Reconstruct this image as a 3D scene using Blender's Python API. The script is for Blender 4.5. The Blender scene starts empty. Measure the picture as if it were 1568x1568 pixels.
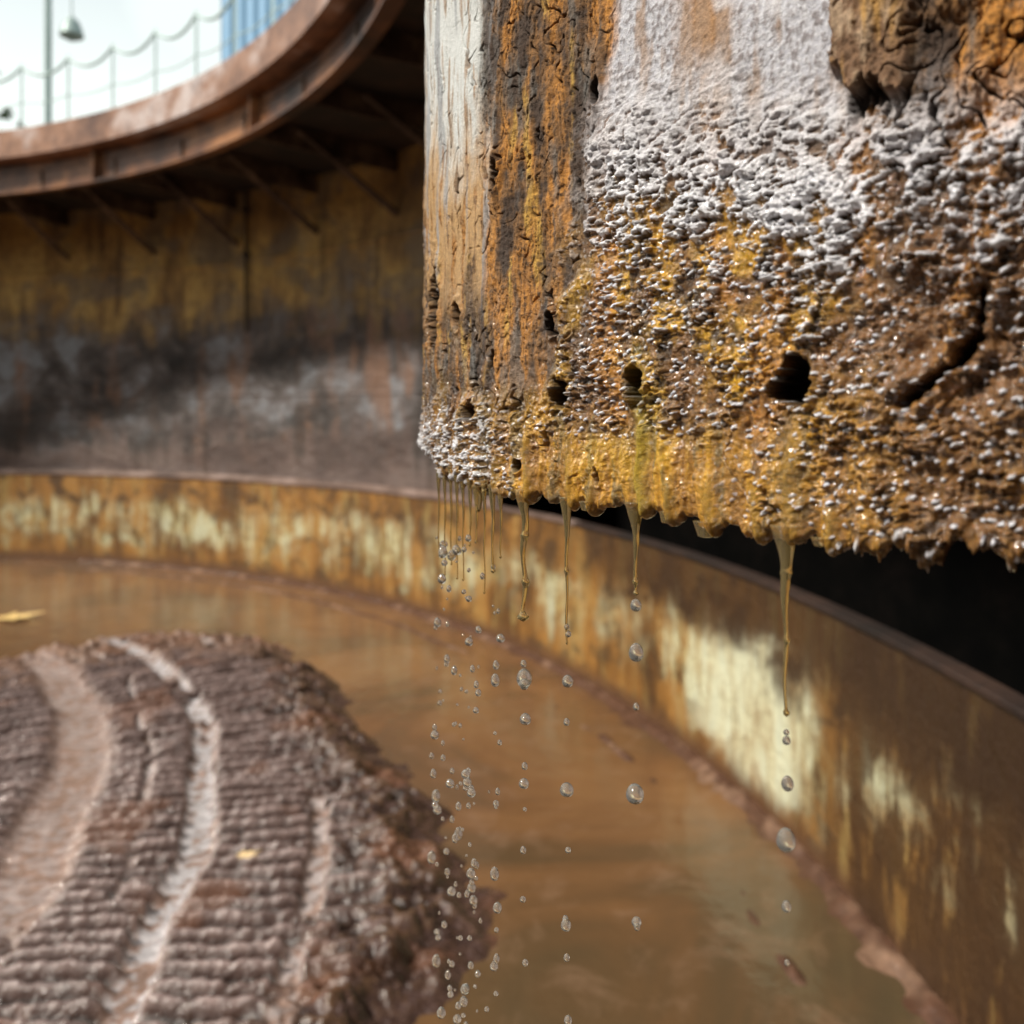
import bpy, math, random
import numpy as np
from mathutils import Vector
random.seed(3)
S=bpy.context.scene
h=1.5; F=.866; EYE=1.5
CX,CY=-4.08*h,1.2*h
R=4.8*h
# ------------------------------------------------------------------ helpers
def link(o,parent=None):
    S.collection.objects.link(o)
    if parent: o.parent=parent
    return o
def empty(name):
    e=bpy.data.objects.new(name,None); return link(e)
def mesh_obj(name,verts,faces,mat,parent=None,smooth=False,uv=None):
    me=bpy.data.meshes.new(name); me.from_pydata([tuple(v) for v in verts],[],faces)
    if uv is not None:
        l=me.uv_layers.new(name='UVMap')
        vi=np.empty(len(me.loops),dtype=np.int32); me.loops.foreach_get('vertex_index',vi)
        l.data.foreach_set('uv',np.asarray(uv,dtype=np.float32)[vi].ravel())
    if smooth: me.polygons.foreach_set('use_smooth',[True]*len(me.polygons))
    me.materials.append(mat); o=bpy.data.objects.new(name,me); return link(o,parent)
def grid_obj(name,P,mat,cols=None,parent=None,smooth=True,attr=None,flip=False):
    ny,nx=P.shape[:2]
    me=bpy.data.meshes.new(name)
    me.vertices.add(nx*ny); me.vertices.foreach_set('co',P.reshape(-1).astype(np.float32))
    i=np.arange(nx*ny).reshape(ny,nx)
    a,b,c,d=i[:-1,:-1],i[:-1,1:],i[1:,1:],i[1:,:-1]
    q=np.stack([a,d,c,b] if flip else [a,b,c,d],-1).reshape(-1,4).astype(np.int32)
    n=len(q)
    me.loops.add(n*4); me.loops.foreach_set('vertex_index',q.ravel())
    me.polygons.add(n); me.polygons.foreach_set('loop_start',np.arange(0,n*4,4,dtype=np.int32))
    me.polygons.foreach_set('loop_total',np.full(n,4,dtype=np.int32))
    me.polygons.foreach_set('use_smooth',np.full(n,smooth))
    me.update(calc_edges=True)
    if cols is not None:
        ca=me.color_attributes.new('Col','FLOAT_COLOR','POINT')
        cc=np.ones((nx*ny,4),dtype=np.float32); cc[:,:3]=cols.reshape(-1,3); 
        if attr is not None: cc[:,3]=attr.ravel()
        ca.data.foreach_set('color',cc.ravel())
    me.materials.append(mat)
    o=bpy.data.objects.new(name,me); return link(o,parent)
def tube(pts,rad,seg=8):
    V=[];Fc=[]
    pts=[Vector(p) for p in pts]
    if not hasattr(rad,'__len__'): rad=[rad]*len(pts)
    for k,p in enumerate(pts):
        t=(pts[min(k+1,len(pts)-1)]-pts[max(k-1,0)]).normalized()
        u=t.cross(Vector((0,0,1)))
        if u.length<1e-3: u=Vector((1,0,0))
        u.normalize(); w=t.cross(u)
        for j in range(seg):
            a=2*math.pi*j/seg
            V.append(p+(u*math.cos(a)+w*math.sin(a))*rad[k])
    for k in range(len(pts)-1):
        for j in range(seg):
            Fc.append((k*seg+j,k*seg+(j+1)%seg,(k+1)*seg+(j+1)%seg,(k+1)*seg+j))
    Fc.append(tuple(range(seg))[::-1]); Fc.append(tuple((len(pts)-1)*seg+j for j in range(seg)))
    return V,Fc
def joinm(parts):
    V=[];Fc=[]
    for v,f in parts:
        o=len(V); V+=list(v); Fc+=[tuple(i+o for i in x) for x in f]
    return V,Fc
def box(cx,cy,cz,sx,sy,sz,rot=0):
    c,s=math.cos(rot),math.sin(rot); V=[]
    for z in (-1,1):
        for x,y in ((-1,-1),(1,-1),(1,1),(-1,1)):
            X,Y=x*sx/2,y*sy/2
            V.append((cx+X*c-Y*s,cy+X*s+Y*c,cz+z*sz/2))
    return V,[(3,2,1,0),(4,5,6,7),(0,1,5,4),(1,2,6,5),(2,3,7,6),(3,0,4,7)]
rng=np.random.RandomState(7)
PT=rng.permutation(256).astype(np.int32); PT=np.concatenate([PT,PT]); GA=rng.rand(256)*2*np.pi
GX,GY=np.cos(GA),np.sin(GA); RV=rng.rand(256,3)
def pn(x,y,seed=0):
    x=x+seed*17.31;y=y+seed*9.77
    xi=np.floor(x).astype(np.int64);yi=np.floor(y).astype(np.int64)
    xf=x-xi;yf=y-yi
    def g(a,b):
        k=PT[(PT[(xi+a)&255]+yi+b)&255]
        return GX[k]*(xf-a)+GY[k]*(yf-b)
    u=xf*xf*xf*(xf*(xf*6-15)+10);v=yf*yf*yf*(yf*(yf*6-15)+10)
    n=(g(0,0)*(1-u)+g(1,0)*u)*(1-v)+(g(0,1)*(1-u)+g(1,1)*u)*v
    return n*1.5
def fbm(x,y,o=4,seed=0):
    s=0;a=1;t=0
    for k in range(o):
        s=s+a*pn(x*2**k,y*2**k,seed+k*3);t+=a;a*=.55
    return s/t*1.3
def worley(x,y,seed=0):
    xi=np.floor(x).astype(np.int64);yi=np.floor(y).astype(np.int64)
    f1=np.full(x.shape,9.);f2=np.full(x.shape,9.);idr=np.zeros(x.shape)
    for a in (-1,0,1):
        for b in (-1,0,1):
            k=PT[(PT[(xi+a+seed)&255]+yi+b)&255]
            d=np.hypot(xi+a+RV[k,0]-x,yi+b+RV[k,1]-y)
            m=d<f1
            f2=np.where(m,f1,np.minimum(f2,d)); idr=np.where(m,RV[k,2],idr); f1=np.where(m,d,f1)
    return f1,f2,idr
def ss(a,b,x):
    t=np.clip((x-a)/(b-a),0,1); return t*t*(3-2*t)
def lerp(a,b,t):
    t=np.clip(t,0,1)[...,None]; return a*(1-t)+np.asarray(b,dtype=float)*t
# ------------------------------------------------------------------ node helper
class NT:
    def __init__(s,name):
        s.m=bpy.data.materials.new(name); s.m.use_nodes=True; s.t=s.m.node_tree
        s.b=s.t.nodes['Principled BSDF']; s.o=s.t.nodes['Material Output']
    def n(s,t,**k):
        x=s.t.nodes.new(t)
        for a,b in k.items(): setattr(x,a,b)
        return x
    def l(s,a,b): s.t.links.new(a,b)
    def setv(s,sock,v):
        if hasattr(v,'node'): s.l(v,sock)
        else:
            if isinstance(v,(tuple,list)) and len(v)==3 and sock.type=='RGBA': v=(*v,1)
            sock.default_value=v
    def uv(s): return s.n('ShaderNodeTexCoord').outputs['UV']
    def obj(s): return s.n('ShaderNodeTexCoord').outputs['Object']
    def map(s,v,sc,loc=(0,0,0)):
        x=s.n('ShaderNodeMapping'); s.l(v,x.inputs[0]); x.inputs['Scale'].default_value=sc; x.inputs['Location'].default_value=loc; return x.outputs[0]
    def noise(s,v,sc,det=5,ro=.6,dist=0):
        x=s.n('ShaderNodeTexNoise'); s.l(v,x.inputs['Vector']); x.inputs['Scale'].default_value=sc; x.inputs['Detail'].default_value=det
        x.inputs['Roughness'].default_value=ro; x.inputs['Distortion'].default_value=dist; return x.outputs['Fac']
    def ramp(s,f,st):
        x=s.n('ShaderNodeValToRGB'); e=x.color_ramp.elements
        while len(e)<len(st): e.new(.5)
        for k,(p,c) in enumerate(st):
            e[k].position=p; e[k].color=(*c,1) if isinstance(c,tuple) else (c,c,c,1)
        s.l(f,x.inputs[0]); return x.outputs[0]
    def mix(s,f,a,b,bt='MIX'):
        x=s.n('ShaderNodeMix',data_type='RGBA',blend_type=bt); s.setv(x.inputs[0],f); s.setv(x.inputs[6],a); s.setv(x.inputs[7],b); return x.outputs[2]
    def math(s,op,a,b=0.,clamp=False):
        x=s.n('ShaderNodeMath',operation=op,use_clamp=clamp); s.setv(x.inputs[0],a); s.setv(x.inputs[1],b); return x.outputs[0]
    def mr(s,v,a,b,c=0.,d=1.):
        x=s.n('ShaderNodeMapRange',interpolation_type='SMOOTHSTEP'); s.setv(x.inputs[0],v)
        for k,q in enumerate((a,b,c,d)): x.inputs[k+1].default_value=q
        return x.outputs[0]
    def sep(s,v):
        x=s.n('ShaderNodeSeparateXYZ'); s.l(v,x.inputs[0]); return x.outputs
    def bump(s,hh,st,dist):
        x=s.n('ShaderNodeBump'); s.l(hh,x.inputs['Height']); x.inputs['Strength'].default_value=st; x.inputs['Distance'].default_value=dist
        s.l(x.outputs[0],s.b.inputs['Normal'])
    def fin(s,col,rough,metal=0.):
        s.setv(s.b.inputs['Base Color'],col); s.setv(s.b.inputs['Roughness'],rough); s.setv(s.b.inputs['Metallic'],metal); return s.m
# ------------------------------------------------------------------ materials
def mat_band():
    t=NT('painted_rusty_band'); uv=t.uv(); x,z,_=t.sep(uv)
    st=t.noise(t.map(uv,(2.6,.8,1)),1,6,.65); st2=t.noise(t.map(uv,(9,1.8,1)),1,5,.65,.3); big=t.noise(t.map(uv,(1.5,1.6,1)),1,4,.6,.4)
    fine=t.noise(uv,18,6,.7); blot=t.noise(uv,5,5,.65,.5)
    zz=t.math('ADD',z,t.math('MULTIPLY',t.math('SUBTRACT',st,.5),.6))
    zz=t.math('ADD',zz,t.math('MULTIPLY',t.math('SUBTRACT',blot,.5),.4))
    zone=t.math('MULTIPLY',t.mr(zz,.14,.34),t.mr(zz,.70,.48))
    sunpatch=t.math('MULTIPLY',t.mr(x,.95,1.35),t.mr(x,2.35,1.8))  # mask of the sunlit patch, painted in as extra pale paint
    zone=t.math('MAXIMUM',zone,t.math('MULTIPLY',sunpatch,t.math('MULTIPLY',t.mr(zz,.02,.2),t.mr(zz,.74,.5))))
    gate=t.mr(t.math('ADD',t.math('ADD',big,t.math('MULTIPLY',sunpatch,.3)),t.math('MULTIPLY',t.mr(x,4.,5.5),.10)),.44,.66)
    gate=t.math('MULTIPLY',gate,t.mr(t.math('ADD',t.math('ADD',st2,t.math('MULTIPLY',sunpatch,.12)),t.math('MULTIPLY',fine,.5)),.55,.9))
    rust=t.ramp(st,[(.25,(.05,.022,.01)),(.42,(.15,.07,.02)),(.55,(.33,.16,.04)),(.7,(.36,.24,.08))])
    rust=t.mix(t.math('MULTIPLY',t.mr(blot,.48,.62),.85),rust,(.075,.042,.02))
    rust=t.mix(t.math('MULTIPLY',t.mr(st2,.53,.68),.7),rust,(.35,.25,.09))
    cream=t.ramp(st2,[(.3,(.36,.24,.07)),(.43,(.52,.43,.18)),(.55,(.60,.59,.38)),(.72,(.42,.48,.40))])
    cream=t.mix(t.math('MULTIPLY',sunpatch,.45),cream,(.80,.84,.66))  # paler tone paints sunlight into the patch
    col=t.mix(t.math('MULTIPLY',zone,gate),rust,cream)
    col=t.mix(t.mr(z,.02,.14),(.12,.06,.03),col)
    shade_r=t.math('MULTIPLY',t.mr(x,1.25,.75),t.mr(t.math('ADD',st2,t.math('MULTIPLY',t.math('SUBTRACT',blot,.5),.6)),.62,.5))  # mask of the shade right of the patch, painted dark brown
    col=t.mix(t.math('MULTIPLY',shade_r,.88),col,(.05,.026,.013))
    col=t.mix(t.math('MULTIPLY',t.math('MULTIPLY',t.mr(x,3.6,2.6),t.mr(zz,.46,.68)),.85),col,(.035,.018,.010))  # shade along the band's top painted in, over dark rust
    t.bump(t.math('ADD',fine,st2),.6,.03); return t.fin(col,.34)
def mat_wall():
    t=NT('rusty_tank_wall'); uv=t.uv(); x,z,_=t.sep(uv)
    st=t.noise(t.map(uv,(2.2,.8,1)),1,6,.7,.3); hz=t.noise(t.map(uv,(.7,2.,1)),1,6,.7,.5); big=t.noise(t.map(uv,(1.,1.4,1)),1.5,7,.7,.4); fine=t.noise(uv,11,6,.75)
    dr=t.noise(t.map(uv,(7,.5,1)),1,6,.65)
    zz=t.math('ADD',z,t.math('MULTIPLY',t.math('SUBTRACT',hz,.5),1.3))
    zz=t.math('ADD',zz,t.math('MULTIPLY',t.math('SUBTRACT',dr,.5),1.1))
    up=t.ramp(st,[(.32,(.14,.08,.035)),(.45,(.40,.23,.075)),(.56,(.62,.39,.12)),(.7,(.50,.37,.2))])
    up=t.mix(t.math('MULTIPLY',t.mr(big,.46,.58),.65),up,(.17,.15,.13))
    dk=t.ramp(big,[(.34,(.018,.016,.016)),(.45,(.055,.046,.043)),(.54,(.14,.12,.115)),(.62,(.26,.27,.29))])
    dk=t.mix(t.math('MULTIPLY',t.mr(st,.5,.64),.85),dk,(.24,.13,.08)); dk=t.mix(t.math('MULTIPLY',t.mr(hz,.52,.62),.7),dk,(.03,.026,.024))
    lo=t.ramp(hz,[(.35,(.07,.045,.038)),(.5,(.15,.10,.085)),(.65,(.28,.21,.18))])
    col=t.mix(t.mr(zz,2.1,2.6),dk,up); col=t.mix(t.math('MULTIPLY',t.mr(zz,1.4,1.1),.8),col,lo)
    col=t.mix(t.math('MULTIPLY',t.mr(dr,.54,.66),.55),col,(.06,.032,.018))
    col=t.mix(t.math('MULTIPLY',t.mr(fine,.48,.7),.6),col,(.08,.05,.035))
    t.bump(t.math('ADD',fine,big),.8,.06); return t.fin(col,.45)
def mat_rust(name,c1,c2,c3,sc=2.,rough=.7,stretch=(1,1,1),spec=.5):
    t=NT(name); o=t.map(t.obj(),stretch); n=t.noise(o,sc,6,.65); f=t.noise(o,sc*9,5,.7)
    col=t.ramp(n,[(.36,c1),(.5,c2),(.63,c3)]); col=t.mix(t.math('MULTIPLY',t.mr(f,.48,.66),.6),col,c1)
    t.b.inputs['Specular IOR Level'].default_value=spec
    t.bump(f,.5,.01); return t.fin(col,rough)
def mat_water():
    t=NT('muddy_water'); o=t.obj()
    n=t.noise(o,.8,5,.6,.8); f=t.noise(o,5,6,.65,.5); px_,py_,_=t.sep(o)
    col=t.ramp(n,[(.32,(.08,.055,.03)),(.5,(.16,.08,.035)),(.68,(.23,.12,.052))])
    g=t.math('MULTIPLY',t.mr(py_,3.6,2.2),t.mr(n,.62,.42)); col=t.mix(t.math('MULTIPLY',g,.7),col,(.07,.055,.03))
    col=t.mix(t.math('MULTIPLY',t.mr(f,.5,.72),.4),col,(.26,.16,.10))
    w=t.noise(o,7,4,.6,.2); t.bump(w,.3,.02); t.b.inputs['Specular IOR Level'].default_value=.5
    return t.fin(col,t.math('ADD',.02,t.math('MULTIPLY',f,.18)))
def mat_vcol(name,fine,bstr,bdist,coat=0):
    t=NT(name); a=t.n('ShaderNodeVertexColor',layer_name='Col'); n=t.noise(t.obj(),fine,5,.7); n2=t.noise(t.obj(),fine*3.1,3,.6)
    col=t.mix(.5,a.outputs[0],t.ramp(n,[(.3,.2),(.5,.5),(.7,.88)]),'OVERLAY')
    t.bump(t.math('ADD',n,n2),bstr,bdist)
    t.b.inputs['Specular IOR Level'].default_value=.5
    r=t.math('ADD',a.outputs[1],t.math('MULTIPLY',t.math('SUBTRACT',n,.5),.25),True)
    if coat:
        t.l(t.mr(a.outputs[1],.5,.2,0.,coat),t.b.inputs['Coat Weight']); t.b.inputs['Coat Roughness'].default_value=.05; t.b.inputs['Coat IOR'].default_value=1.42
    return t.fin(col,r)
def mat_glass(name,c,rough=.0,tr=1.):
    t=NT(name); t.b.inputs['Transmission Weight'].default_value=tr; t.b.inputs['IOR'].default_value=1.36; t.b.inputs['Specular IOR Level'].default_value=.8
    return t.fin(c,rough)
def mat_plain(name,c,rough=.5,metal=0.):
    t=NT(name); n=t.noise(t.obj(),6,4,.6); col=t.mix(n,tuple(k*.8 for k in c),tuple(min(1,k*1.15) for k in c)); return t.fin(col,rough,metal)
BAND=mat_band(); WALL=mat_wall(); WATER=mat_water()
LEDGE=mat_rust('ledge_rust',(.08,.05,.04),(.17,.11,.085),(.28,.2,.17),3)
LEDD=mat_rust('dark_lip_rust',(.012,.007,.005),(.025,.013,.009),(.045,.023,.015),3)
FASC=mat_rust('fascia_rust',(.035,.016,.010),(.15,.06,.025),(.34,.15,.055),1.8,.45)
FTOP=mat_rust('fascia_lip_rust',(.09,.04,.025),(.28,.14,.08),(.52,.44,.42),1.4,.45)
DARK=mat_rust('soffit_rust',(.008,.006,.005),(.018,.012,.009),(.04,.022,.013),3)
BLACK=mat_rust('shade_black',(.001,.001,.001),(.002,.0018,.0016),(.004,.003,.0026),3,1.,spec=.05)  # near-black that stands in for shade in the added recess
# ------------------------------------------------------------------ tank
tank=empty('round_settling_tank')
def ring(name,prof,a0,a1,n,mat,parent=tank,smooth=False,wob=0):
    V=[];U=[];Fc=[]
    for k in range(n+1):
        a=math.radians(a0+(a1-a0)*k/n)
        for r,z in prof:
            V.append((CX+r*math.cos(a),CY+r*math.sin(a),z)); U.append((a*7.2,z))
    m=len(prof)
    for k in range(n):
        for j in range(m-1):
            i=k*m+j; Fc.append((i,i+m,i+m+1,i+1))
    return mesh_obj(name,V,Fc,mat,parent,smooth,U)
BT=.58*h
RU=R+.07
SL=34
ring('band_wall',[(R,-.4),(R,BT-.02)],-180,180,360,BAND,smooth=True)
lipp=[(R,BT-.02),(R-.012,BT-.018),(R-.014,BT-.004),(R-.01,BT),(RU-.03,BT+.004)]
ring('band_lip',lipp,26,330,300,LEDGE)
ring('band_lip_dark',lipp,-30,26,90,LEDD)  # same lip in a darker rust tone on this stretch
ring('ledge',[(RU-.03,BT+.004),(RU,BT+.03)],SL,310,200,LEDGE)
ring('upper_wall',[(RU,BT+.03),(RU,3.56)],SL,310,360,WALL,smooth=True)
ring('added_dark_recess',[(RU-.03,BT+.004),(RU-.02,.1),(8.3,.1),(8.3,2.1),(RU,2.1)],-50,SL,80,BLACK)  # recess added behind the band to make a dark gap
ring('wall_over_added_recess',[(RU,2.1),(RU,3.56)],-50,SL,80,WALL,smooth=True)
for a in (-50,SL):  # end faces that close the added recess
    ca,sa=math.cos(math.radians(a)),math.sin(math.radians(a))
    mesh_obj('added_recess_end',[(CX+r*ca,CY+r*sa,z) for r,z in ((RU-.02,.1),(8.3,.1),(8.3,2.1),(RU-.001,2.1),(RU-.001,BT))],[(0,1,2,3,4)],BLACK,tank)
ring('weld_seam',[(RU,2.83),(RU-.014,2.84),(RU-.014,2.86),(RU,2.87)],SL,180,200,WALL)
ring('weld_seam_low',[(RU,1.62),(RU-.006,1.63),(RU-.006,1.64),(RU,1.65)],SL,180,200,WALL)
def wallpt(u,r):
    k=(u-.5)/F; A=1+k*k; B=-2*(k*CX+CY); C=CX*CX+CY*CY-r*r
    y=(-B+math.sqrt(B*B-4*A*C))/(2*A); return k*y,y
# walkway
walk=empty('ring_walkway')
r0=3.96*h; zb=EYE+1.205*h; ft=.335*h
ring('fascia_beam',[(r0+.10,zb+.012),(r0,zb),(r0,zb+.02),(r0+.07,zb+.03),(r0+.07,zb+ft*.50),(r0+.0,zb+ft*.52)],-180,180,360,FASC,walk)
ring('fascia_lip',[(r0+.0,zb+ft*.52),(r0-.09,zb+ft*.54),(r0-.09,zb+ft-.01),(r0-.08,zb+ft),(r0+.2,zb+ft)],-180,180,360,FTOP,walk)
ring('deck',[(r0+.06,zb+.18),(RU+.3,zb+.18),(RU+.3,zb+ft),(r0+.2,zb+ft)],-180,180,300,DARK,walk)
parts=[]
for k in range(44):
    a=math.radians(k*360/44+3); ca,sa=math.cos(a),math.sin(a)
    def P(r,z,off=0): return (CX+r*ca-off*sa,CY+r*sa+off*ca,z)
    parts.append(tube([P(RU,zb-.30),P(r0+.45,zb+.16)],.03,4))
    V=[P(r0+.05,zb+.03,-.006),P(r0+.05,zb+.18,-.006),P(RU,zb+.18,-.006),P(RU,zb+.02,-.006)]
    V+=[P(r0+.05,zb+.03,.006),P(r0+.05,zb+.18,.006),P(RU,zb+.18,.006),P(RU,zb+.02,.006)]
    parts.append((V,[(0,1,2,3),(7,6,5,4),(0,3,7,4),(0,4,5,1)]))
v,f=joinm(parts); mesh_obj('bracket_struts',v,f,mat_rust('strut_rust',(.03,.016,.01),(.09,.06,.045),(.2,.14,.10),4),walk)
parts=[]
for k in range(18):
    a=math.radians(k*20+2); r=r0+.03
    parts.append(box(CX+r*math.cos(a),CY+r*math.sin(a),zb+ft*.26,.07,.012,ft*.46,a))
v,f=joinm(parts); mesh_obj('fascia_stiffeners',v,f,FASC,walk)
# railing
rail=empty('walkway_railing'); RM=mat_plain('galvanised_rail',(.42,.54,.52),.5)
parts=[]; rr=r0+.12; zt=zb+ft
for k in range(72):
    a=math.radians(k*5+1.2); x,y=CX+rr*math.cos(a),CY+rr*math.sin(a)
    parts.append(tube([(x,y,zt),(x,y,zt+.62)],.010,6)); parts.append(box(x,y,zt+.006,.08,.08,.012,a))
v,f=joinm(parts); mesh_obj('posts',v,f,RM,rail)
for nm,z,rad,sag in (('top_chain',.60,.013,.10),('mid_wire',.3,.005,.03)):
    pts=[]
    for q in np.arange(1.2-180,181.3,.5):
        k_=((q-1.2)/5)%1; pts.append((CX+rr*math.cos(math.radians(q)),CY+rr*math.sin(math.radians(q)),zt+z-sag*4*k_*(1-k_)))
    v,f=tube(pts,rad,6); mesh_obj(nm,v,f,RM,rail)
x,y=wallpt(.24,RU-.04)
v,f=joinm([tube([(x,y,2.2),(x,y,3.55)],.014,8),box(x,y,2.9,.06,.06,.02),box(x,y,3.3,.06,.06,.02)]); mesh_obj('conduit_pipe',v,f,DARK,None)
# ------------------------------------------------------------------ water / ground
def disc(name,r,z,mat,n=180,cx=CX,cy=CY,rin=0):
    V=[];Fc=[]
    if rin==0:
        V=[(cx+r*math.cos(2*math.pi*k/n),cy+r*math.sin(2*math.pi*k/n),z) for k in range(n)]; return mesh_obj(name,V,[tuple(range(n))],mat)
    for k in range(n):
        a=2*math.pi*k/n
        V+= [(cx+rin*math.cos(a),cy+rin*math.sin(a),z),(cx+r*math.cos(a),cy+r*math.sin(a),z)]
    for k in range(n):
        i=2*k;j=2*((k+1)%n); Fc.append((i,i+1,j+1,j))
    return mesh_obj(name,V,Fc,mat)
disc('water',R+.02,0,WATER)
GR=mat_rust('gravel_ground',(.10,.08,.06),(.18,.15,.11),(.25,.22,.17),.8)
disc('ground',900,-.35,GR,120,rin=8.6)
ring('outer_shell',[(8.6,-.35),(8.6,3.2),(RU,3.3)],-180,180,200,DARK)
# mud deposit along wall foot
nth,nr=1100,60
th=np.radians(np.linspace(-20,75,nth))[None,:]; rr_=np.linspace(R+.01,R-.55,nr)[:,None]
TH=th+0*rr_; RR=rr_+0*th; arc=TH*7.2
wd=.07+.06*fbm(arc*.8,arc*0,3,5)+.03*fbm(arc*6,RR*6,2,8)
H=.035*ss(wd,wd*.2,R-RR)+.008*np.exp(-((R-RR-wd)/.02)**2)+.008*fbm(arc*9,RR*9,3,2)-.009
wd2=.30+.07*pn(arc*.7,arc*0,12)+.03*pn(arc*3,arc*0,17)
H2=.022*np.exp(-((R-RR-wd2)/.022)**2)*ss(-.35,.05,pn(arc*.8,arc*0,15)+.3*pn(arc*7,RR*7,14))-.008+.005*fbm(arc*12,RR*12,2,3)
H=np.maximum(H,H2)
P=np.stack([CX+RR*np.cos(TH),CY+RR*np.sin(TH),H],-1)
c=np.zeros(P.shape)+np.array([.09,.045,.028]); c=lerp(c,(.20,.12,.08),ss(-.1,.5,fbm(arc*5,RR*5,3,9)))
MV=mat_vcol('mud_vcol',22,.45,.012)
grid_obj('mud_deposit',P,MV,c,attr=np.full(H.shape,.22))
# ------------------------------------------------------------------ sludge mound
MH=.09
nth,nr=1500,520
th=np.radians(np.linspace(-22,54,nth))[None,:]; rr_=np.linspace(1.6*h,4.25*h,nr)[:,None]
TH=th+0*rr_; RR=rr_+0*th; X=CX+RR*np.cos(TH); Y=CY+RR*np.sin(TH)
rb=4.04*h+.09*fbm(TH*14,TH*0,4,3)+.10*np.exp(-((np.degrees(TH)-9)/3)**2)-.16*np.exp(-((np.degrees(TH)-2.5)/2.2)**2)-.08*np.exp(-((np.degrees(TH)-25)/5)**2)+.09*fbm(X*4,Y*4,4,6)
tb=49.-6*ss(3.55*h,4.05*h,RR)+2.2*fbm(X*2,Y*2,4,2)
M=ss(0,.30,rb-RR)*ss(0,5,tb-np.degrees(TH))
big=fbm(X*1.2,Y*1.2,3,4); med=fbm(X*7,Y*7,4,7); fine=fbm(X*30,Y*30,3,11)
wv=TH/.0145+.45*pn(RR*.6,TH*5,5)+.10*pn(RR*5,TH*20,7)
rid=(.5+.5*np.cos(2*np.pi*wv)); rid=np.clip(rid*(.85+.25*pn(RR*2.5,TH*60,9)+.12*fine),0,1.1)
flat=ss(.18,.62,rb-RR+.22*med)*ss(2,10,tb-np.degrees(TH)+2*med)
tr=np.zeros(RR.shape); sheen=np.zeros(RR.shape)
for r,w,g,wh,gt in ((3.15*h,.11,1.,.40,-.9),(3.465*h,.050,1.,1.,-.5),(3.73*h,.030,.9,.6,-.1),(2.75*h,.09,.8,.5,-.5),(3.33*h,.018,.7,.8,.0)):
    q=np.exp(-(np.abs(RR-r+.04*pn(TH*7,TH*0,int(r*10))+.02*med+.006*fine)/w)**4)*g*ss(gt,gt+.3,pn(TH*9,RR*0+r,22)+.6*med)
    q=q*ss(1,7,tb-np.degrees(TH)+2*med)
    tr=np.maximum(tr,q); sheen=np.maximum(sheen,q*wh)
w1,w2,wi=worley(X*13+med,Y*13+med,3); w3,_,wi3=worley(X*34,Y*34+med,5)
cl=(1-flat)*M
H=M*(MH+.02*big)+M*(1-tr)*flat*(.056*(rid-.5))+.0035*fine*M*(1-.9*tr)-tr*.026*M*flat+cl*(.05*med+.035*(1-w1)*wi+.006*(1-w3)+.008*fine)+M*flat*(1-tr)*.004*med-.012
c=np.zeros(RR.shape+(3,))+np.array([.07,.040,.033])
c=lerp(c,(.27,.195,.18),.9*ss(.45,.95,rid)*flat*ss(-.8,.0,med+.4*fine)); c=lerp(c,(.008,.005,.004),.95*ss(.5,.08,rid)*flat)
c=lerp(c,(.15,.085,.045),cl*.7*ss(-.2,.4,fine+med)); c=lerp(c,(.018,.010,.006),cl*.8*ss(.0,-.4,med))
c=lerp(c,(.27,.16,.11),.8*ss(34,42,np.degrees(TH)+5*med)*ss(-.5,.1,big+med))
c=lerp(c,(.20,.09,.05),.45*ss(.2,.5,fbm(X*2.3,Y*2.3,3,31)))
c=lerp(c,(.28,.18,.14),np.clip(tr*1.2,0,.85)); c=lerp(c,(.48,.47,.49),np.clip(sheen*1.1-.15,0,.75)*ss(-.35,.1,fine+med))  # reflective sheen of the wet tracks painted as pale grey
ro=.32-.27*tr-.2*ss(.0,.4,fine); ro=np.clip(ro,.06,1)
P=np.stack([X,Y,H],-1)
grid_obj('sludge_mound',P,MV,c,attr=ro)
# ------------------------------------------------------------------ rusted column
col=empty('rusted_steel_column')
ctrl=np.array([(-.085,.90),(-.083,.86),(-.074,.77),(-.060,.70),(-.034,.645),(0,.60),(.04,.555),(.08,.508),(.12,.463),(.16,.42),(.2,.383),(.25,.35),(.32,.32),(.38,.305)])
def catmull(c,n=40):
    o=[]
    for k in range(1,len(c)-2):
        p0,p1,p2,p3=c[k-1:k+3]
        for j in range(n):
            t=j/n; o.append(.5*((2*p1)+(-p0+p2)*t+(2*p0-5*p1+4*p2-p3)*t*t+(-p0+3*p1-3*p2+p3)*t**3))
    o.append(c[-2]); return np.array(o)
pc=catmull(ctrl); dl=np.concatenate([[0],np.cumsum(np.hypot(*np.diff(pc,axis=0).T))]); L=dl[-1]
NS=1250
s1=np.linspace(0,L,NS); px=np.interp(s1,dl,pc[:,0]); py=np.interp(s1,dl,pc[:,1])
tx=np.gradient(px,s1); ty=np.gradient(py,s1); k=np.hypot(tx,ty); tx/=k;ty/=k
nx_=ty.copy(); ny_=-tx.copy()
U1=.5+F*px/py
hb=np.interp(U1,[.41,.42,.43,.46,.5,.563,.637,.725,.83,.95,1.1,1.3],[.030,.036,.044,.048,.0535,.053,.053,.056,.058,.054,.054,.054])
def s_of(u): return np.interp(u,U1[10:],s1[10:])
drip_u=[.484,.515,.557,.625,.773]; bul_u=[.578,.695,.81,.47,.74,.91,.655,.86]
yb=-hb+.0050*fbm(s1*30,s1*0,3,1)+.0032*fbm(s1*120,s1*0,3,2)+.004*ss(.44,.41,U1)
for u in drip_u: yb-=.0035*np.exp(-((s1-s_of(u))/.006)**2)
for u in bul_u: yb-=.0050*np.exp(-((s1-s_of(u))/.006)**2)
top=.46
kk=np.linspace(0,1,930)**1.15
NW=60
q=np.concatenate([-np.linspace(.05,.0009,NW),kk])
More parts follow.
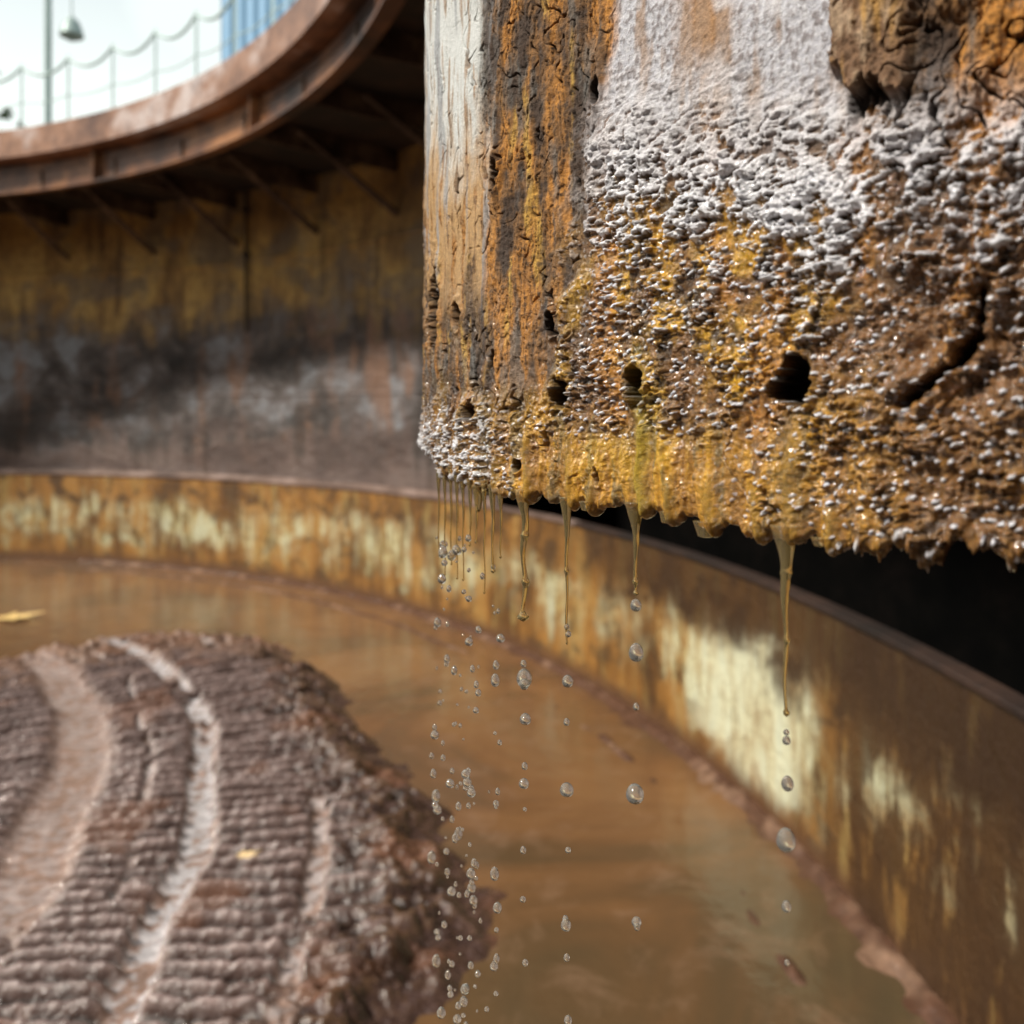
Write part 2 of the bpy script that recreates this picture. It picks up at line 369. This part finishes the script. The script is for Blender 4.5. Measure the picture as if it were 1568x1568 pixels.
Sg=np.repeat(s1[None,:],len(q),0)
YB=yb[None,:]
qq=np.where((np.arange(len(q))<NW)[:,None],q[:,None]+0*YB,q[:,None]*(top-YB))
rad=.005
a=np.clip(-qq/rad,0,np.pi)
inw=np.where(qq<0,rad*(1-np.cos(a)),0); yy=np.where(qq<0,YB-rad*np.sin(a)+np.clip(-qq-np.pi*rad,0,1),YB+qq)
Yt=YB+qq
U=.5+F*px[None,:]/py[None,:]+0*qq; V=.4-F*Yt/py[None,:]
w_a=fbm(Sg*28,Yt*28,3,1); w_b=fbm(Sg*28+50,Yt*28,3,2); st=fbm(Sg*55,Yt*7,4,3); st2=fbm(Sg*130,Yt*16,4,4); fn=fbm(Sg*260,Yt*200,3,5); md=fbm(Sg*75,Yt*55,4,6)
lg=fbm(Sg*11,Yt*11,3,91)
Uw=U+.010*w_a; Vw=V+.02*w_b
paintL=ss(.484,.462,U+.012*st+.006*st2)*ss(.36,.24,Vw+.07*st)
paintL=paintL*(1-ss(.15,.4,st2+.3*md)*ss(.0,.3,V)*.9)
ul=.602-.15*V
paintR=ss(ul-.006,ul+.008,Uw+.006*st)*ss(.845,.805,Uw)*ss(.27,.07,Vw+.03*md)
stain=np.exp(-((U-.69-.004*st2)/.020)**2)*ss(.095,.03,V+.05*st)
G=ss(ul-.03,ul+.03,Uw+.02*md)*ss(.05,.20,Vw+.03*md)
G=np.maximum(G,ss(.36,.44,Vw)*.9)
bot=ss(.37,.45,Vw+.02*st)
right=ss(.80,.92,Uw+.02*md)
obot=ss(.405,.445,V+.01*st)*ss(.485,.53,U)*ss(.77,.68,U)
a1=fbm(Sg*38,Yt*9,4,21)
crk=ss(.05,.012,np.abs(pn(Sg*48+.8*w_a,Yt*8+.6*w_b,31)))*ss(-.05,.18,pn(Sg*22,Yt*14,33))
crk2=ss(.06,.015,np.abs(pn(Sg*95+1.2*w_a,Yt*22+.9*w_b,35)))*ss(.0,.25,pn(Sg*40,Yt*30,37))*.6
crk=np.maximum(crk,crk2)*(1-np.clip(paintL*.7+paintR+G*.75,0,1))*ss(.5,.46,V)
tf=(fbm(Sg*48,Yt*11,3,41)+.06*fn)*4.5; terr=np.floor(tf)/4.5; tedge=ss(.82,.97,tf-np.floor(tf))
D=.0028*fbm(Sg*18,Yt*13,3,8)
nonp=1-np.clip(paintL+paintR,0,1)
D=D+nonp*(.0034*terr*(1-.8*G)+.0018*st2*(1-.5*G)+.0009*fn+.0014*md)-.007*crk
# blister relief with smoother patches + ragged remaining crust
f1,f2,idr=worley(Sg*215+1.1*md+2*w_a,Yt*300+.9*fn+.9*md+30*(Sg-.3),3); g1=np.clip(1-f1*1.25,0,1)
f1b,_,idb=worley(Sg*430+.8*fn,Yt*470+.5*fn,9); g2=np.clip(1-f1b*1.2,0,1)
fl=fbm(Sg*130+.6*md+20*Yt,Yt*240+.6*w_a-34*Sg,4,61)
smooth_p=ss(.0,.38,fbm(Sg*40,Yt*34,3,97)+.25*lg)            # patches where the surface is smoother
gs=G*(.45+.9*ss(-.3,.45,w_a+md+.3*lg))*(1-.8*obot)*(1-.65*smooth_p)
Tn=-.34+1.02*ss(.08,.40,V-.05*ss(.6,.95,U)-.02*w_a)+.36*ss(.80,.93,U+.03*w_a)*ss(.05,.2,V)-.50*(lg*.7+.6*md+.5*w_a)+.45*smooth_p*ss(.08,.2,V)
crust=ss(Tn,Tn+.10,fl+.38*(g1-.35)+.12*fn+.10*(idr-.5))*ss(ul-.03,ul+.02,Uw+.015*md)*ss(.04,.12,V)
crust=crust*(1-.9*obot)
Lc=ss(.30,.42,fl+.3*g1)*ss(.37,.41,V)*ss(.50,.46,U); crust=np.maximum(crust,Lc)
crust=np.maximum(crust,(idb<.08)*ss(.3,.5,g2)*G*(1-obot))
D=D+gs*(.0026*g1*(.2+1.0*idr)+.0010*g2*(.4+idb)+.0016*md+.0030*fl)+right*(.004*md+.004*w_a)+G*.003*w_b
D=D+G*crust*(.0013+.0006*g2)
D=D+obot*(.0020*st2+.0012*fbm(Sg*220,Yt*60,3,88))
D=D+paintR*(1-G)*(.0007*fn+.0010*np.clip(fl,-.3,.4)*ss(.0,.1,V))
# colours
C=np.zeros(U.shape+(3,))+np.array([.20,.10,.035])
C=lerp(C,(.46,.20,.035),ss(-.05,.3,a1)); C=lerp(C,(.56,.34,.07),ss(.2,.5,st)*.8); C=lerp(C,(.06,.035,.022),ss(.05,-.3,a1+.4*md))
C=lerp(C,(.14,.135,.125),ss(.1,.4,fbm(Sg*40+9,Yt*11,4,51))*.75)
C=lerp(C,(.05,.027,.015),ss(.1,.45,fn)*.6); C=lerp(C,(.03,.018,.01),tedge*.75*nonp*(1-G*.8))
tan_=lerp(np.zeros(C.shape)+np.array([.64,.66,.65]),(.46,.28,.12),ss(.08,.2,V+.05*st+.03*md))
tan_=lerp(tan_,(.30,.16,.06),.7*ss(.05,.35,st2)); tan_=lerp(tan_,(.30,.31,.33),ss(.15,.4,fbm(Sg*50,Yt*5,3,55))*.8)
C=C*(1-paintL[...,None])+tan_*paintL[...,None]
wr=lerp(np.zeros(C.shape)+np.array([.55,.55,.60]),(.26,.235,.245),ss(-.1,.45,fn+.4*md)); wr=lerp(wr,(.38,.20,.08),np.clip(stain*1.4,0,.95)); wr=lerp(wr,(.34,.22,.14),.75*ss(.05,.4,st+.3*lg)); wr=lerp(wr,(.70,.71,.77),.6*ss(.1,.5,w_b))
C=C*(1-paintR[...,None])+wr*paintR[...,None]
gb=lerp(np.zeros(C.shape)+np.array([.22,.10,.025]),(.60,.32,.02),ss(-.3,.25,w_b+.5*st+.4*lg)*ss(.14,.28,V)*ss(.92,.72,U))
gb=lerp(gb,(.07,.042,.018),ss(.1,.45,fbm(Sg*60,Yt*40,3,61))*.7); gb=lerp(gb,(.24,.115,.045),right*.75)
gb=lerp(gb,(.56,.24,.035),ss(.05,.45,a1)*.6)
gm=G*(1-.35*paintR*ss(.2,.10,V))
C=C*(1-gm[...,None])+gb*gm[...,None]
bo=lerp(np.zeros(C.shape)+np.array([.36,.17,.028]),(.62,.31,.03),ss(-.15,.3,st2+.4*w_a)); bo=lerp(bo,(.12,.10,.05),ss(.08,.4,st+.3*fn)*.8); bo=lerp(bo,(.09,.05,.03),ss(.50,.43,U)*.75); bo=lerp(bo,(.17,.075,.024),ss(.78,.92,U)*.75)
bo=lerp(bo,(.54,.36,.03),.5*np.exp(-((U-.62)/.07)**2)*ss(-.2,.3,w_a+st2)*ss(.49,.43,V))
C=C*(1-bot[...,None]*.85)+bo*bot[...,None]*.85
C=lerp(C,(.028,.014,.006),gm*(1-obot)*(1-.5*smooth_p)*np.maximum(ss(.4,.75,f1)*.6,ss(.0,-.35,fl)*.8))  # crevice shade and dirt painted between the blisters
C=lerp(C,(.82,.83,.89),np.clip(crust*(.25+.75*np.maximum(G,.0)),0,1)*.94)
# peeled flake
fe=.085+.03*pn(U*60,U*0,71)+.012*pn(U*210,U*0,72)
flk=ss(.812,.818,U+.006*md+.004*fn)*ss(.895,.885,U+.006*md)*ss(fe+.004,fe-.002,V+.004*fn)
flk=np.clip(flk,0,1); D=D+flk*(.008+.003*st)
fcol=lerp(np.zeros(C.shape)+np.array([.19,.105,.055]),(.40,.28,.18),ss(-.1,.4,st2+md)); fcol=lerp(fcol,(.43,.24,.07),ss(.1,.4,st))
C=C*(1-flk[...,None])+fcol*flk[...,None]
cav=ss(.825,.835,U)*ss(.875,.862,U)*ss(fe-.004,fe+.003,V)*ss(fe+.035,fe+.012,V+.01*md)
D=D-cav*.008; C=lerp(C,(.02,.013,.01),cav)  # shade in the cavity below the flake put into the colour
# curved crack
poly=np.array([(.962,.285),(.957,.33),(.925,.362),(.885,.392)])
dd=np.full(U.shape,9.)
for (x0,y0),(x1,y1) in zip(poly[:-1],poly[1:]):
    vx,vy=x1-x0,y1-y0; t=np.clip(((U-x0)*vx+(V-y0)*vy)/(vx*vx+vy*vy),0,1); dd=np.minimum(dd,np.hypot(U-x0-t*vx,V-y0-t*vy))
hk=ss(.0070,.003,dd+.005*md+.003*fn+.003*w_a); lip=np.exp(-((dd-.014)/.008)**2)
D=D+lip*.005; D=D-hk*.016; C=lerp(C,(.008,.005,.004),hk)  # darkness inside the crack painted along with its depth
hole=hk.copy()
for (hu,hv,ru,rv) in ((.548,.383,.008,.014),(.622,.380,.0075,.017),(.777,.372,.014,.021),(.766,.383,.013,.009),(.459,.402,.006,.009),(.537,.316,.004,.011),(.584,.465,.003,.011),(.424,.305,.0045,.04),(.447,.31,.003,.012),(.505,.455,.003,.006),(.484,.17,.004,.02),(.583,.09,.004,.012)):
    e=np.hypot((U-hu)/ru,(V-hv)/rv)+.6*md+.2*fn+.25*w_a
    m=ss(1.1,.8,e); D=D+.0025*np.exp(-((e-1.35)/.3)**2); D=D*(1-m)-m*.022; C=lerp(C,(.003,.002,.0015),ss(1.2,.9,e)); hole=np.maximum(hole,ss(1.2,.9,e))  # holes are deep dents; their inner darkness is painted
C=lerp(C,(.02,.012,.008),crk*.95)  # fine cracks darkened in colour, as occlusion and dirt
wetr=0*U
for u,hh in ((.484,.03),(.515,.05),(.557,.055),(.625,.075),(.773,.07),(.578,.02),(.695,.03),(.81,.02),(.74,.03),(.655,.025)):
    sc=s_of(u)+.0022*pn(Yt*60,Yt*0,int(u*1000))
    m=np.exp(-((Sg-sc)/(.0035 if u!=.773 else .007))**2)*ss(hh,hh*.5,qq)
    D=D*(1-m*.7)+m*.0032; C=lerp(C,(.30,.18,.03),m*.6); wetr=np.maximum(wetr,m)
    if u==.625: C=lerp(C,(.48,.38,.03),np.exp(-((Sg-sc)/.006)**2)*ss(.12,.05,qq)*.4)
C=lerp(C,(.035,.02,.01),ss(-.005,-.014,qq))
rough=.78+0*U; rough=rough-.25*(paintL+paintR)*.7
wet=np.clip(G*.95+bot+.6*ss(.2,.33,V),0,1)*ss(.08,.18,V); rough=rough*(1-wet)+wet*(.16+.14*fn-.06*smooth_p); rough=rough*(1-wetr)+.05*wetr
rough=np.clip(rough,.04,.95); rough=np.maximum(rough,hole)
D=np.clip(D,-.025,.022)
nout=np.where(qq<0,np.cos(a),1.); ndn=np.sin(a)*(qq<0)
fade=np.where(qq<-.02,.2,1.)
bx=px[None,:]-nx_[None,:]*inw; by=py[None,:]-ny_[None,:]*inw
PX=bx+nx_[None,:]*nout*D*fade; PY=by+ny_[None,:]*nout*D*fade; PZ=yy-ndn*D*fade+EYE
CM=mat_vcol('wet_rust_vcol',420,.7,.0018,1.)
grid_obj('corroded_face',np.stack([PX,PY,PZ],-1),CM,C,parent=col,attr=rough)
m=40; idx=np.linspace(0,NS-1,m).astype(int)
plan=[(px[i],py[i]) for i in idx]
back=[(.46,.42),(.48,.6),(.40,.8),(.25,.93),(.08,.97),(-.05,.94)]
loop=plan+back; n=len(loop)
V_=[(x,y,EYE+.455) for x,y in loop]+[(x,y,zb+.17) for x,y in loop]
mesh_obj('upper_shell',V_,[(i,i+n,(i+1)%n+n,(i+1)%n) for i in range(n)],FASC,col)
bl=[plan[-1]]+back+[plan[0]]; n=len(bl)
V_=[(x,y,EYE-.04) for x,y in bl]+[(x,y,EYE+.455) for x,y in bl]
mesh_obj('back_shell',V_,[(i,i+n,i+1+n,i+1) for i in range(n-1)],DARK,col)
# ------------------------------------------------------------------ drips and droplets
def atU(u):
    s=s_of(u); return float(np.interp(s,s1,px)),float(np.interp(s,s1,py)),float(np.interp(s,s1,yb)),s
def lathe(x,y,prof,seg=14,jit=0):
    V=[];Fc=[]
    for k,(z,r) in enumerate(prof):
        for j in range(seg):
            a=2*math.pi*j/seg; V.append((x+r*math.cos(a)+jit*math.sin(z*160),y+r*math.sin(a),z))
    for k in range(len(prof)-1):
        for j in range(seg): Fc.append((k*seg+j,(k+1)*seg+j,(k+1)*seg+(j+1)%seg,k*seg+(j+1)%seg))
    Fc.append(tuple(range(seg))); Fc.append(tuple(((len(prof)-1)*seg+j) for j in range(seg))[::-1])
    return V,Fc
def drip(u,vend,r0_,rt,rbead,jit=.0003,beads=(),dec=.011):
    x,y,zb_,s=atU(u); x-=.003*.7; y+=.003
    z0=zb_+.001; z1=(.4-vend)*y/F; Ln=z0-z1; pr=[]
    mod=.12 if Ln>.025 else 0
    for k in range(81):
        t=k/80; r=rt*(1-.35*t)+(r0_-rt)*math.exp(-t*Ln/dec)
        r*=1+mod*math.sin(t*19+u*99)*min(1,t*3)
        z=z0-Ln*t
        r+=rbead*math.exp(-((t-1+rbead/Ln)*Ln/(rbead*.9))**2) if rbead else 0
        for b,br in beads: r+=br*math.exp(-((t-b)*Ln/(br*1.8))**2)
        if t>.9 and not mod: r*=math.sqrt(max(.01,(1-t)/.1))
        elif t>.97: r*=math.sqrt(max(.02,(1-t)/.03))
        pr.append((EYE+z,r))
    return lathe(x,y,pr,16,jit if mod else 0)
AMB=mat_glass('amber_water',(.92,.74,.38),.0,.90); CLR=mat_glass('clear_water',(1.,.985,.93),.0,.90)
dr=[drip(.484,.56,.0035,.0010,.0014),drip(.515,.607,.006,.0021,.0028,.0009,[(.35,.0008),(.7,.0011)],.011),drip(.557,.63,.005,.0011,.0008,beads=[(.5,.0007)],dec=.012),drip(.625,.582,.0065,.0011,.0013,beads=[(.85,.0009)],dec=.012),
    drip(.773,.70,.0075,.0012,.0015,.0005,[(.25,.0006),(.6,.0007)],.017),drip(.578,.499,.006,.004,0),drip(.695,.525,.0075,.0055,0),drip(.81,.534,.006,.005,0),drip(.47,.50,.005,.002,0),drip(.655,.511,.004,.003,0)]
for u in (.431,.437,.443,.449,.455,.462,.468,.476,.492):
    dr.append(drip(u,random.uniform(.53,.59),.0028,.0007,.0009,.0003))
v,f=joinm(dr); mesh_obj('water_drips',v,f,AMB,None,True)
sph=[]
def drop(x,y,z,r,el=1.1):
    n=12; pr=[]
    for k in range(n+1):
        t=math.pi*k/n; zz=math.cos(t)*r*el; r_=math.sin(t)*r*(1-.12*math.cos(t)); pr.append((z+zz,max(r_,r*.02)))
    sph.append(lathe(x,y,pr,16))
def col_drops(u,lst):
    x,y,_,s=atU(u); x-=.002;y+=.003
    for v_,r in lst:
        xx=x+random.uniform(-.001,.001); drop(xx,y,EYE+(.4-v_)*y/F,r*y/F,random.choice((1,1.1,1.25)))
col_drops(.515,[(.648,.003),(.662,.0075),(.668,.0045),(.702,.0055),(.748,.003),(.765,.005),(.79,.002),(.83,.003),(.878,.003),(.94,.003)])
col_drops(.557,[(.612,.0025),(.619,.003),(.665,.0055),(.705,.003),(.771,.0068),(.83,.003),(.897,.003),(.903,.005),(.935,.003),(.996,.004)])
col_drops(.625,[(.591,.0055),(.637,.0072),(.69,.003),(.775,.0088),(.90,.0048),(.905,.003)])
col_drops(.773,[(.715,.003),(.723,.004),(.765,.006),(.820,.0092),(.885,.0045),(.94,.0025)])
for k in range(170):
    u=random.choice((.43,.434,.44,.447,.452,.458,.462,.467,.486,.487))+random.gauss(0,.004)
    x,y,_,s=atU(max(u,.424)); v_=random.uniform(.52,1.03)
    y2=y+random.uniform(-.03,.03); sc=y2/y
    drop(x*sc-.002,y2,EYE+(.4-v_)*y/F,random.choice((.0012,.0018,.0024,.003,.0042))*y/F,random.choice((1,1.2,1.5)))
v,f=joinm(sph); mesh_obj('water_droplets',v,f,CLR,None,True)
# ------------------------------------------------------------------ leaves
def leaf(x,y,z,sz,rot,c,nm='fallen_leaf'):
    lob=[(0,1.),(14,.45),(32,.8),(50,.38),(72,.62),(100,.3),(140,.4),(172,.12)]
    full=[(a,r) for a,r in lob]+[(180,.5)]+[(360-a,r) for a,r in lob[:0:-1]]
    V=[(x,y,z+.012*sz*5)]
    for a,r in full:
        A=math.radians(a)+rot; V.append((x+sz*r*math.cos(A),y+sz*r*math.sin(A)*.8,z+.004+sz*.12*r*r*math.sin(3*A)**2))
    n=len(full); Fc=[(0,1+i,1+(i+1)%n) for i in range(n)]
    mesh_obj(nm,V,Fc,mat_plain(nm+'_mat',c,.5),None)
def floor(u,v): 
    y=F*h/(v-.4); return (u-.5)*y/F,y
x,y=floor(.008,.605); leaf(x,y,.012,.26,.4,(.76,.52,.2))
hz=MH; y=F*(h-hz)/(.846-.4); x=(.237-.5)*y/F; leaf(x,y,hz+.03,.065,.5,(.72,.52,.28))
# ------------------------------------------------------------------ beyond the tank
lp=empty('lamp_post'); GM=mat_plain('lamp_grey',(.26,.33,.32),.5,.3)
D_=13.
def PP(u,v,d): return ((u-.5)*d/F,d,EYE+(.4-v)*d/F)
x,y,_=PP(.047,.3,D_)
v,f=joinm([tube([(x,y,-.35),(x,y,8.6)],.05,10),tube([(x,y,8.5),(x+1.,y,8.6)],.03,8),box(x,y,4.9,.35,.25,.4)])
mesh_obj('pole',v,f,GM,lp)
lx,ly,lz=PP(.07,.028,D_)
pr=[(lz+.18,.03),(lz+.13,.05),(lz+.12,.09),(lz+.04,.13),(lz-.03,.15),(lz-.10,.17),(lz-.12,.16),(lz-.13,.08),(lz-.17,.06),(lz-.18,.02)]
v,f=joinm([lathe(lx,ly,pr[::1],20),tube([(lx,ly,lz+.16),(lx,ly,8.58)],.012,6)]); mesh_obj('bell_lamp',v,f,GM,lp)
bw=empty('blue_building')
t=NT('blue_cladding'); o=t.obj(); xx,_,_=t.sep(o); w=t.math('SINE',t.math('MULTIPLY',xx,18.)); t.bump(w,.6,.05)
BLUE=t.fin(t.mix(t.noise(o,.6,4,.6),(.16,.32,.50),(.24,.42,.62)),.5)
d=26; xa=PP(.216,0,d)[0]; xb=PP(.36,0,d)[0]
v,f=box((xa+xb)/2,d+3,9.,xb-xa,6,18.7); mesh_obj('walls',v,f,BLUE,bw)
v,f=joinm([box((xa+xb)/2,d+3,18.5,xb-xa+.5,6.5,.25)]); mesh_obj('roof',v,f,RM,bw)
v,f=joinm([box(xa+1.5+k*2.2,d-.02,z,1.1,.08,1.2) for k in range(2) for z in (6,10.5)]); mesh_obj('windows',v,f,mat_plain('window_glass',(.05,.07,.09),.15),bw)
TR=mat_rust('foliage',(.03,.045,.02),(.06,.085,.035),(.11,.13,.06),1.5)
V=[];Fc=[]
for k in range(9000):
    cl_=k%7; cx=-31+cl_*1.9+random.gauss(0,1.); cz=1+abs(random.gauss(10.2-.9*cl_,2.5)); cy=33+random.gauss(0,1.5)
    s_=random.uniform(.15,.4); b=len(V)
    for j in range(4):
        V.append((cx+random.uniform(-s_,s_),cy+random.uniform(-s_,s_),cz+random.uniform(-s_,s_)))
    Fc.append((b,b+1,b+2,b+3))
mesh_obj('distant_trees',V,Fc,TR)
# ------------------------------------------------------------------ light / sky
dsun=Vector((.60,.36,-.70)).normalized()
w=bpy.data.worlds.new('World'); S.world=w; w.use_nodes=True; nt=w.node_tree
bg=nt.nodes['Background']; sky=nt.nodes.new('ShaderNodeTexSky'); sky.sky_type='NISHITA'; sky.sun_disc=False
sky.sun_elevation=math.asin(-dsun.z); sky.sun_rotation=math.atan2(-dsun.x,-dsun.y); sky.dust_density=3
tc=nt.nodes.new('ShaderNodeTexCoord'); ns=nt.nodes.new('ShaderNodeTexNoise'); ns.inputs['Scale'].default_value=2.2; ns.inputs['Detail'].default_value=6
nt.links.new(tc.outputs['Generated'],ns.inputs['Vector'])
cr=nt.nodes.new('ShaderNodeValToRGB'); cr.color_ramp.elements[0].position=.3; cr.color_ramp.elements[0].color=(.25,.25,.25,1); cr.color_ramp.elements[1].position=.6; cr.color_ramp.elements[1].color=(.85,.85,.85,1)
nt.links.new(ns.outputs['Fac'],cr.inputs[0])
sx=nt.nodes.new('ShaderNodeSeparateXYZ'); nt.links.new(tc.outputs['Generated'],sx.inputs[0])
hz_=nt.nodes.new('ShaderNodeMapRange'); nt.links.new(sx.outputs[2],hz_.inputs[0]); hz_.inputs[1].default_value=.7; hz_.inputs[2].default_value=.3; hz_.inputs[3].default_value=0; hz_.inputs[4].default_value=.95
mm=nt.nodes.new('ShaderNodeMath'); mm.operation='MAXIMUM'; nt.links.new(hz_.outputs[0],mm.inputs[0]); nt.links.new(cr.outputs[0],mm.inputs[1])
mx=nt.nodes.new('ShaderNodeMix'); mx.data_type='RGBA'; nt.links.new(mm.outputs[0],mx.inputs[0]); nt.links.new(sky.outputs[0],mx.inputs[6]); mx.inputs[7].default_value=(8.8,9.5,9.1,1)
nt.links.new(mx.outputs[2],bg.inputs[0]); bg.inputs[1].default_value=.125
sl=bpy.data.lights.new('sun','SUN'); sl.energy=4.8; sl.angle=math.radians(6); sl.color=(1,.93,.82)
so=bpy.data.objects.new('sun',sl); so.rotation_euler=dsun.to_track_quat('-Z','Y').to_euler(); link(so)
cd=bpy.data.cameras.new('camera'); cam=bpy.data.objects.new('camera',cd); link(cam); cam.location=(0,0,EYE); cam.rotation_euler=(math.radians(90),0,0)
cd.sensor_width=36; cd.lens=31.18; cd.shift_y=-.1; cd.clip_start=.02; cd.clip_end=3000
cd.dof.use_dof=True; cd.dof.focus_distance=.56; cd.dof.aperture_fstop=6.
S.camera=cam
S.view_settings.view_transform='Standard'; S.view_settings.look='None'; S.view_settings.exposure=0
